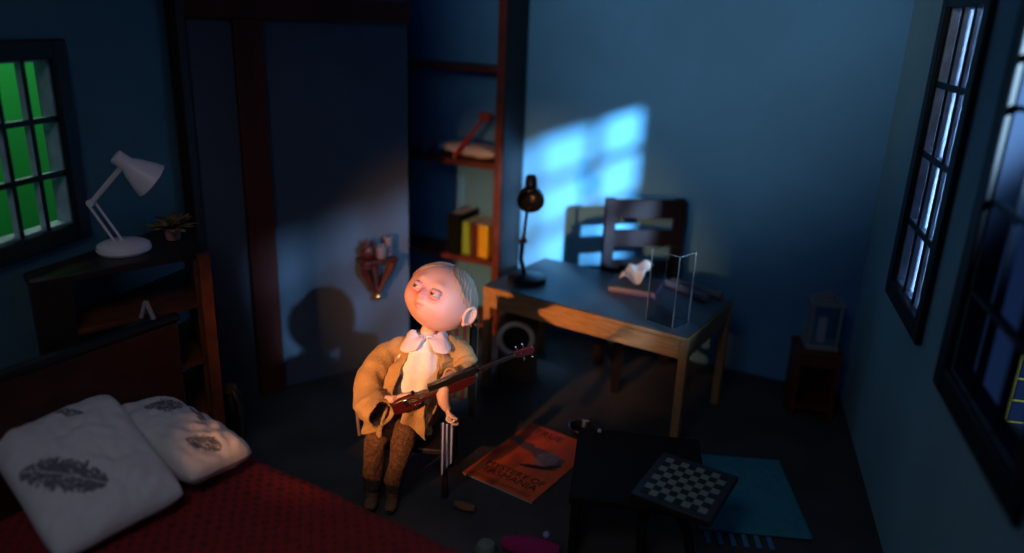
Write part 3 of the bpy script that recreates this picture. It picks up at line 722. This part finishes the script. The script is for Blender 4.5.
# coat
ct = MB()
CT = [(0, -.56, 3.555, .425, .175, .175), (.12, -.553, 3.575, .47, .18, .18), (.3, -.53, 3.63, .55, .19, .165), (.5, -.50, 3.665, .64, .19, .14), (.7, -.475, 3.68, .73, .18, .122), (.85, -.455, 3.69, .79, .155, .105), (.94, -.44, 3.695, .835, .11, .08), (1, -.43, 3.695, .865, .085, .07)]
def coat(u, v):
    x, y, z, rx, ry = interp(CT, v)
    o0 = rad(-90+(36+10*(1-v)**2)); o1 = rad(-90-(24-2*(1-v)))         # front opening
    a = o0 + (o1+2*PI-o0)*u
    p = Vector((x+rx*math.cos(a), y+ry*math.sin(a), z))
    fold = math.sin(a*9+v*6+4*noise.noise(p*7))*.016*(1.25-v)
    e = 1 if .02 < u < .98 else .4
    p += Vector((math.cos(a), math.sin(a), 0))*(fold + .034*noise.noise(p*12)*e) + nz(p, 24, .013)
    if v < .15: p.z += .02*math.sin(a*5)
    return p
ct.surf(coat, 110, 70)
co = ct.build('coat', COAT, dl, world=True, solid=.011)
def sleeve(pts, rs, name, fold=.02, seed=0):
    b = MB(); P = [Vector(p) for p in pts]
    # resample
    def pos(t):
        t = t*(len(P)-1); i = min(int(t), len(P)-2); k = t-i
        p0 = P[max(i-1, 0)]; p1 = P[i]; p2 = P[i+1]; p3 = P[min(i+2, len(P)-1)]
        return .5*((2*p1)+(p2-p0)*k+(2*p0-5*p1+4*p2-p3)*k*k+(-p0+3*p1-3*p2+p3)*k**3), rs[i]+(rs[i+1]-rs[i])*k
    q = [pos(j/36) for j in range(37)]
    b.tube([a for a, _ in q], [r for _, r in q], 34)
    b.f = b.f[:-2] + ([b.f[-2]] if name == 'x' else [])
    for i, p in enumerate(b.v):
        ring = i//34; c = q[ring][0]; d = (p-c).normalized()
        b.v[i] = p + d*(fold*noise.noise(p*13+Vector((seed, 0, 0)))+.22*fold*math.sin(ring*1.05+6*noise.noise(p*9))) + nz(p, 26, fold*.3, seed)
    return b.build(name, COAT, dl, world=True, solid=.010)
sleeve([(-.54, 3.70, .80), (-.635, 3.66, .77), (-.705, 3.60, .69), (-.715, 3.53, .615), (-.675, 3.455, .565), (-.625, 3.40, .555)], [.040, .058, .062, .066, .078, .074], 'sleeve', .018, 1)
sleeve([(-.34, 3.71, .82), (-.265, 3.69, .785), (-.225, 3.65, .735), (-.235, 3.56, .705), (-.29, 3.475, .735)], [.05, .060, .058, .052, .042], 'sleeve', .013, 5)
MB().surf(lambda u, v: (Vector((-.306+.0*v, 3.437, .742))+Vector((.036*math.cos(2*PI*u), .03*math.sin(2*PI*u)-.012*v, .03*math.sin(2*PI*u)*.4-.02*v))), 24, 5, True).build('wrist_band', GBLK, dl, world=True, solid=.006)
# front coat flap hanging at the right of the lap
def flap(u, v):
    p = Vector((-.515+.10*u-.02*v+.03*u*v, 3.44-.015*math.sin(u*6+v*2), .60-.10*v-.10*v*u))
    return p + nz(p, 16, .014, 3)
MB().surf(flap, 24, 24).build('coat_flap', COAT, dl, world=True, solid=.011)
hem = []
for k in range(41):
    p = coat(k/40, 0); hem.append(p)
MB().tube(hem, .009, 8).build('coat_hem', COAT, dl, world=True)

# head -------------------------------------------------------------
def camv(a, b_, c): return right*a + upv*b_ - fwd*c
HF = camv(-.40, .17, .90).normalized()                 # facing
HU = camv(.43, .90, -.03); HU = (HU - HF*HU.dot(HF)).normalized()
HS = HU.cross(HF)*-1                                    # the doll's left side (viewer's right)
if HS.dot(right) < 0: HS = -HS
HC = Vector((-.358, 3.70, 1.078)); HR = .178
HM = Matrix((HS, -HF, HU)).transposed().to_4x4(); HM.translation = HC   # local x = side, -y = face, z = up
def gau(d, s): return math.exp(-(d/s)**2)
def headpt(d, grow=0):
    """d: unit direction in head space; returns point"""
    x, y, z = d; R = 1.0
    # cheeks and jaw: wide low face, rounder skull behind
    low = max(0, -z)
    R *= 1 + .06*gau(z+.35, .4)*max(0, -y) - .03*max(0, z)
    def bumpd(dx, dz, s): 
        t = Vector((dx, -math.sqrt(max(0, 1-dx*dx-dz*dz)), dz)); return gau((Vector(d)-t).length, s)
    R -= .085*bumpd(.30, .08, .17) + .085*bumpd(-.30, .08, .17)            # eye sockets
    R += .07*bumpd(.30, .32, .16) + .07*bumpd(-.30, .32, .16)            # brows
    R += .13*bumpd(0, -.10, .10) + .07*bumpd(0, .02, .08)                  # nose
    R += .03*bumpd(.07, -.13, .06)+.03*bumpd(-.07, -.13, .06)
    R += .05*bumpd(0, -.34, .18)                                           # muzzle
    R += .035*bumpd(0, -.285, .06)+.02*bumpd(.08, -.29, .06)+.02*bumpd(-.08, -.29, .06)+.035*bumpd(0, -.40, .07)  # lips
    R -= .035*bumpd(0, -.345, .035)+.025*bumpd(.08, -.345, .04)+.025*bumpd(-.08, -.345, .04)+.015*bumpd(.15, -.35, .05)+.015*bumpd(-.15, -.35, .05)
    R += .04*bumpd(0, -.62, .18)                                           # chin
    R += .05*bumpd(.52, -.30, .28) + .05*bumpd(-.52, -.30, .28)            # cheeks
    v = Vector((x*1.02, y*1.0, z*.97))*R*HR
    return v*(1+grow)
hb = MB()
NU, NV = 160, 110
def hs(u, v):
    a = 2*PI*u; t = PI*(.003+.994*v); d = (math.sin(t)*math.cos(a), math.sin(t)*math.sin(a), math.cos(t))
    # put poles along head-up axis
    return headpt(d)
hb.surf(hs, NU, NV, True); hb.v = [HM @ p for p in hb.v]
b0 = len(hb.v); hb.f.append(tuple(range(NU))); hb.f.append(tuple((NV-1)*NU+k for k in range(NU))[::-1])
head = hb.build('head', SKIN, dl, world=True)
# face colour: reddish round the eyes, on the cheeks and lips
FACE = mat('painted_face', (.76, .47, .39), .5, bump=.05)
ntf = FACE.node_tree; at = ntf.nodes.new('ShaderNodeAttribute'); at.attribute_name = 'pattern'
ntf.links.new(at.outputs['Color'], ntf.nodes['Principled BSDF'].inputs['Base Color'])
head.data.materials[0] = FACE
HMI = HM.inverted(); dlm = dl.matrix_basis
def facecol(p):
    q = (HMI @ (dlm @ p)).normalized(); c = Vector((.66, .38, .33))
    def g(dx, dz, s):
        t = Vector((dx, -math.sqrt(max(0, 1-dx*dx-dz*dz)), dz)); return gau((q-t).length, s)
    k = max(g(.31, .02, .20), g(-.31, .02, .20))*.75 + .30*g(.0, -.02, .15)
    c = c.lerp(Vector((.60, .08, .09)), min(.9, k*1.15))
    k = max(g(.5, -.35, .22), g(-.5, -.35, .22))*.35; c = c.lerp(Vector((.75, .30, .26)), k)
    k = max(g(.0, -.345, .10), g(.07, -.345, .07), g(-.07, -.345, .07))*.8; c = c.lerp(Vector((.50, .14, .12)), k)
    return tuple(c)
paint(head, facecol)
EW = mat('eye_white', (.42, .38, .40), .3); EI = mat('grey_iris', (.04, .05, .07), .3); EP = mat('black_pupil', (.004, .004, .005), .15)
gaze = Vector((-.10, -1, .12)).normalized()
for s in (-1, 1):
    c = Vector((.305*s, -.88, .07))*HR; R_ = .030
    eo = MB().ball((0, 0, 0), R_, 22, HM @ Matrix.Translation(c)).build('eye', EW, head); 
    # keep eye as child of head with world coordinates
    I = dl.matrix_basis.inverted()
    for v in eo.data.vertices: v.co = I @ v.co
    for rr, dd_, mm, nm in ((.015, .0275, EI, 'iris'), (.0085, .0293, EP, 'pupil')):
        k = MB().ball(c+gaze*dd_*.93, (rr, rr*.35, rr), 16, HM).build(nm, mm, eo)
        for v in k.data.vertices: v.co = I @ v.co
    # lids
    lid = MB()
    def lf(u, v, top=1):
        a = PI*(.02+.96*u); th = (.16+.55*v) if top > 0 else -(.30+.45*v)
        d = Vector((-math.cos(a)*math.cos(th), -math.sin(a)*math.cos(th), math.sin(th)))
        return c + d*(R_*1.10)
    lid.surf(lambda u, v: lf(u, v, 1), 20, 8, False, HM); lid.surf(lambda u, v: lf(u, v, -1), 20, 8, False, HM)
    l = lid.build('eyelid', mat('eyelid_paint', (.66, .30, .26), .4) if s < 0 else bpy.data.materials['eyelid_paint'], head, solid=.004)
    for v in l.data.vertices: v.co = I @ v.co
# ears
for s in (-1, 1):
    e = MB(); c = Vector((.965*s, -.04, -.12))*HR; nrm = Vector((.72*s, .15, 0)).normalized()
    axx = Vector((.35*s, .93, .10)).normalized()
    def ef(u, v):
        a = 2*PI*u; rx, rz = .034, .044
        rr = v; bowl = .010*(rr**2) + .003
        return c + axx*(rx*rr*math.cos(a)) + Vector((0, 0, 1))*(rz*rr*math.sin(a)) + nrm*(bowl+.010)
    e.surf(ef, 26, 10, True, HM); e.tube([HM @ (c + axx*(.034*math.cos(2*PI*k/26)) + Vector((0, 0, .044*math.sin(2*PI*k/26))) + nrm*.023) for k in range(27)], .006, 8)
    e.ball(c+Vector((0, -.004, -.048))+nrm*.013, (.010, .011, .012), 12, HM)
    I = dl.matrix_basis.inverted(); eo = e.build('ear', SKIN, head, solid=.005)
    for v in eo.data.vertices: v.co = I @ v.co
# hair: a cap over the crown and back with combed strands
hr = MB(); 
def hairline(a): # a: azimuth measured from the face (0) to the back (pi); returns lowest z of hair
    if a < .4: return .985
    if a < 1.2: return .985-(a-.4)*1.06
    if a < 1.45: return .16-(a-1.25)*.9
    return max(-.5, -.02-(a-1.45)*.9)
def hairpt(u, v):
    a = 2*PI*u - PI; z0 = max(-.55, hairline(abs(a))); z = z0+(1-z0)*v**.9
    zz = min(.9999, z); r_ = math.sqrt(1-zz*zz); d = (r_*math.sin(a), -r_*math.cos(a), zz)
    strand = .010*math.sin(a*46+3*noise.noise(Vector((a*2, v*3, 0)))) + .03*noise.noise(Vector((a*3, v*4, 2)))
    th = .055*min(1, v*7+.15)*min(1, (1-z0)*2.0+.02)
    return headpt(d, th+strand*min(1, v*6)*min(1, (1-z0)*2))
hr.surf(hairpt, 220, 40, True, HM)
ho = hr.build('hair', HAIR, head, solid=.002)
I = dl.matrix_basis.inverted()
for v in ho.data.vertices: v.co = I @ v.co
HAIR.node_tree.nodes['Wave Texture'].inputs['Scale'].default_value = 22

# guitar -------------------------------------------------------------
G0 = Vector((-.565, 3.385, .615)); G1 = Vector((.105, 3.45, .915)); gx = (G1-G0).normalized()
gz = Vector((0, 0, 1)); gz = (gz-gx*gz.dot(gx)).normalized(); gy = gz.cross(gx)
gt = bpy.data.objects.new('guitar', None); COL.objects.link(gt); gt.empty_display_size = .05
GM = Matrix((gx, gy, gz)).transposed().to_4x4(); GM.translation = G0; gt.matrix_basis = GM
tag(gt, 'dark red long-necked toy guitar held across the lap of the doll', 'guitar')
def outline(pts): return pts
def slab(pts, y0, y1):
    b = MB(); n = len(pts); vs = [(x, y0, z) for x, z in pts]+[(x, y1, z) for x, z in pts]
    b.add(vs, [tuple(range(n)), tuple(range(n, 2*n))[::-1]]+[(i, n+i, n+(i+1) % n, (i+1) % n) for i in range(n)]); return b
slab([(-.01, -.035), (.02, -.055), (.10, -.052), (.15, -.035), (.20, -.036), (.27, -.05), (.34, -.055), (.40, -.050), (.44, -.026), (.43, -.004), (.38, .0), (.34, .014), (.28, .014), (.22, .006), (.16, .004), (.10, .018), (.04, .02), (.0, .01)], -.018, .018).build('body', GRED, gt, bevel=.006)
MB().box(.20, .46, -.024, -.019, .0, .034).box(.20, .46, -.018, .012, .016, .034).build('pickguard', GBLK, gt, bevel=.003)
MB().box(.34, .66, -.012, .010, -.002, .018).build('neck', GBLK, gt, bevel=.004)
slab([(.655, -.008), (.70, -.018), (.745, -.020), (.755, .0), (.75, .020), (.70, .024), (.655, .022)], -.010, .010).build('headstock', GRED, gt, bevel=.003)
for x, z in ((.675, .034), (.71, .036), (.69, -.024), (.73, -.028)):
    MB().tube([(x, -.004, z-.008 if z > 0 else z+.008), (x, -.004, z+.006 if z > 0 else z-.006)], .004, 8).ball((x, -.004, z+.009 if z > 0 else z-.009), (.006, .005, .008), 10).build('tuning_peg', CHROME, gt)
b = MB()
for k in range(4): b.tube([(.08, -.026, -.014+.005*k), (.70, -.015, .003+.003*k)], .0008, 5)
b.build('strings', GBLK, gt)
MB().box(.06, .085, -.027, -.0185, -.022, .012).build('bridge', CHROME, gt, bevel=.002)
for x in (.11, .135): MB().lathe([(.007, 0), (.006, .01), (.0, .011)], 12, Matrix.Translation((x, -.0185, -.038)) @ Matrix.Rotation(PI/2, 4, 'X')).build('knob', CHROME, gt)
MB().tube([(.12, -.005, .018), (.12, -.005, .034)], .008, 10).build('strap_button', GBLK, gt)
rn = MB().tube([(-.276+.020*math.cos(2*PI*k/24), 3.375, .560+.020*math.sin(2*PI*k/24)) for k in range(25)], .0055, 10).build('ring', WHITEC)
tag(rn, 'small white ring held in the lowered hand of the doll', 'ring')
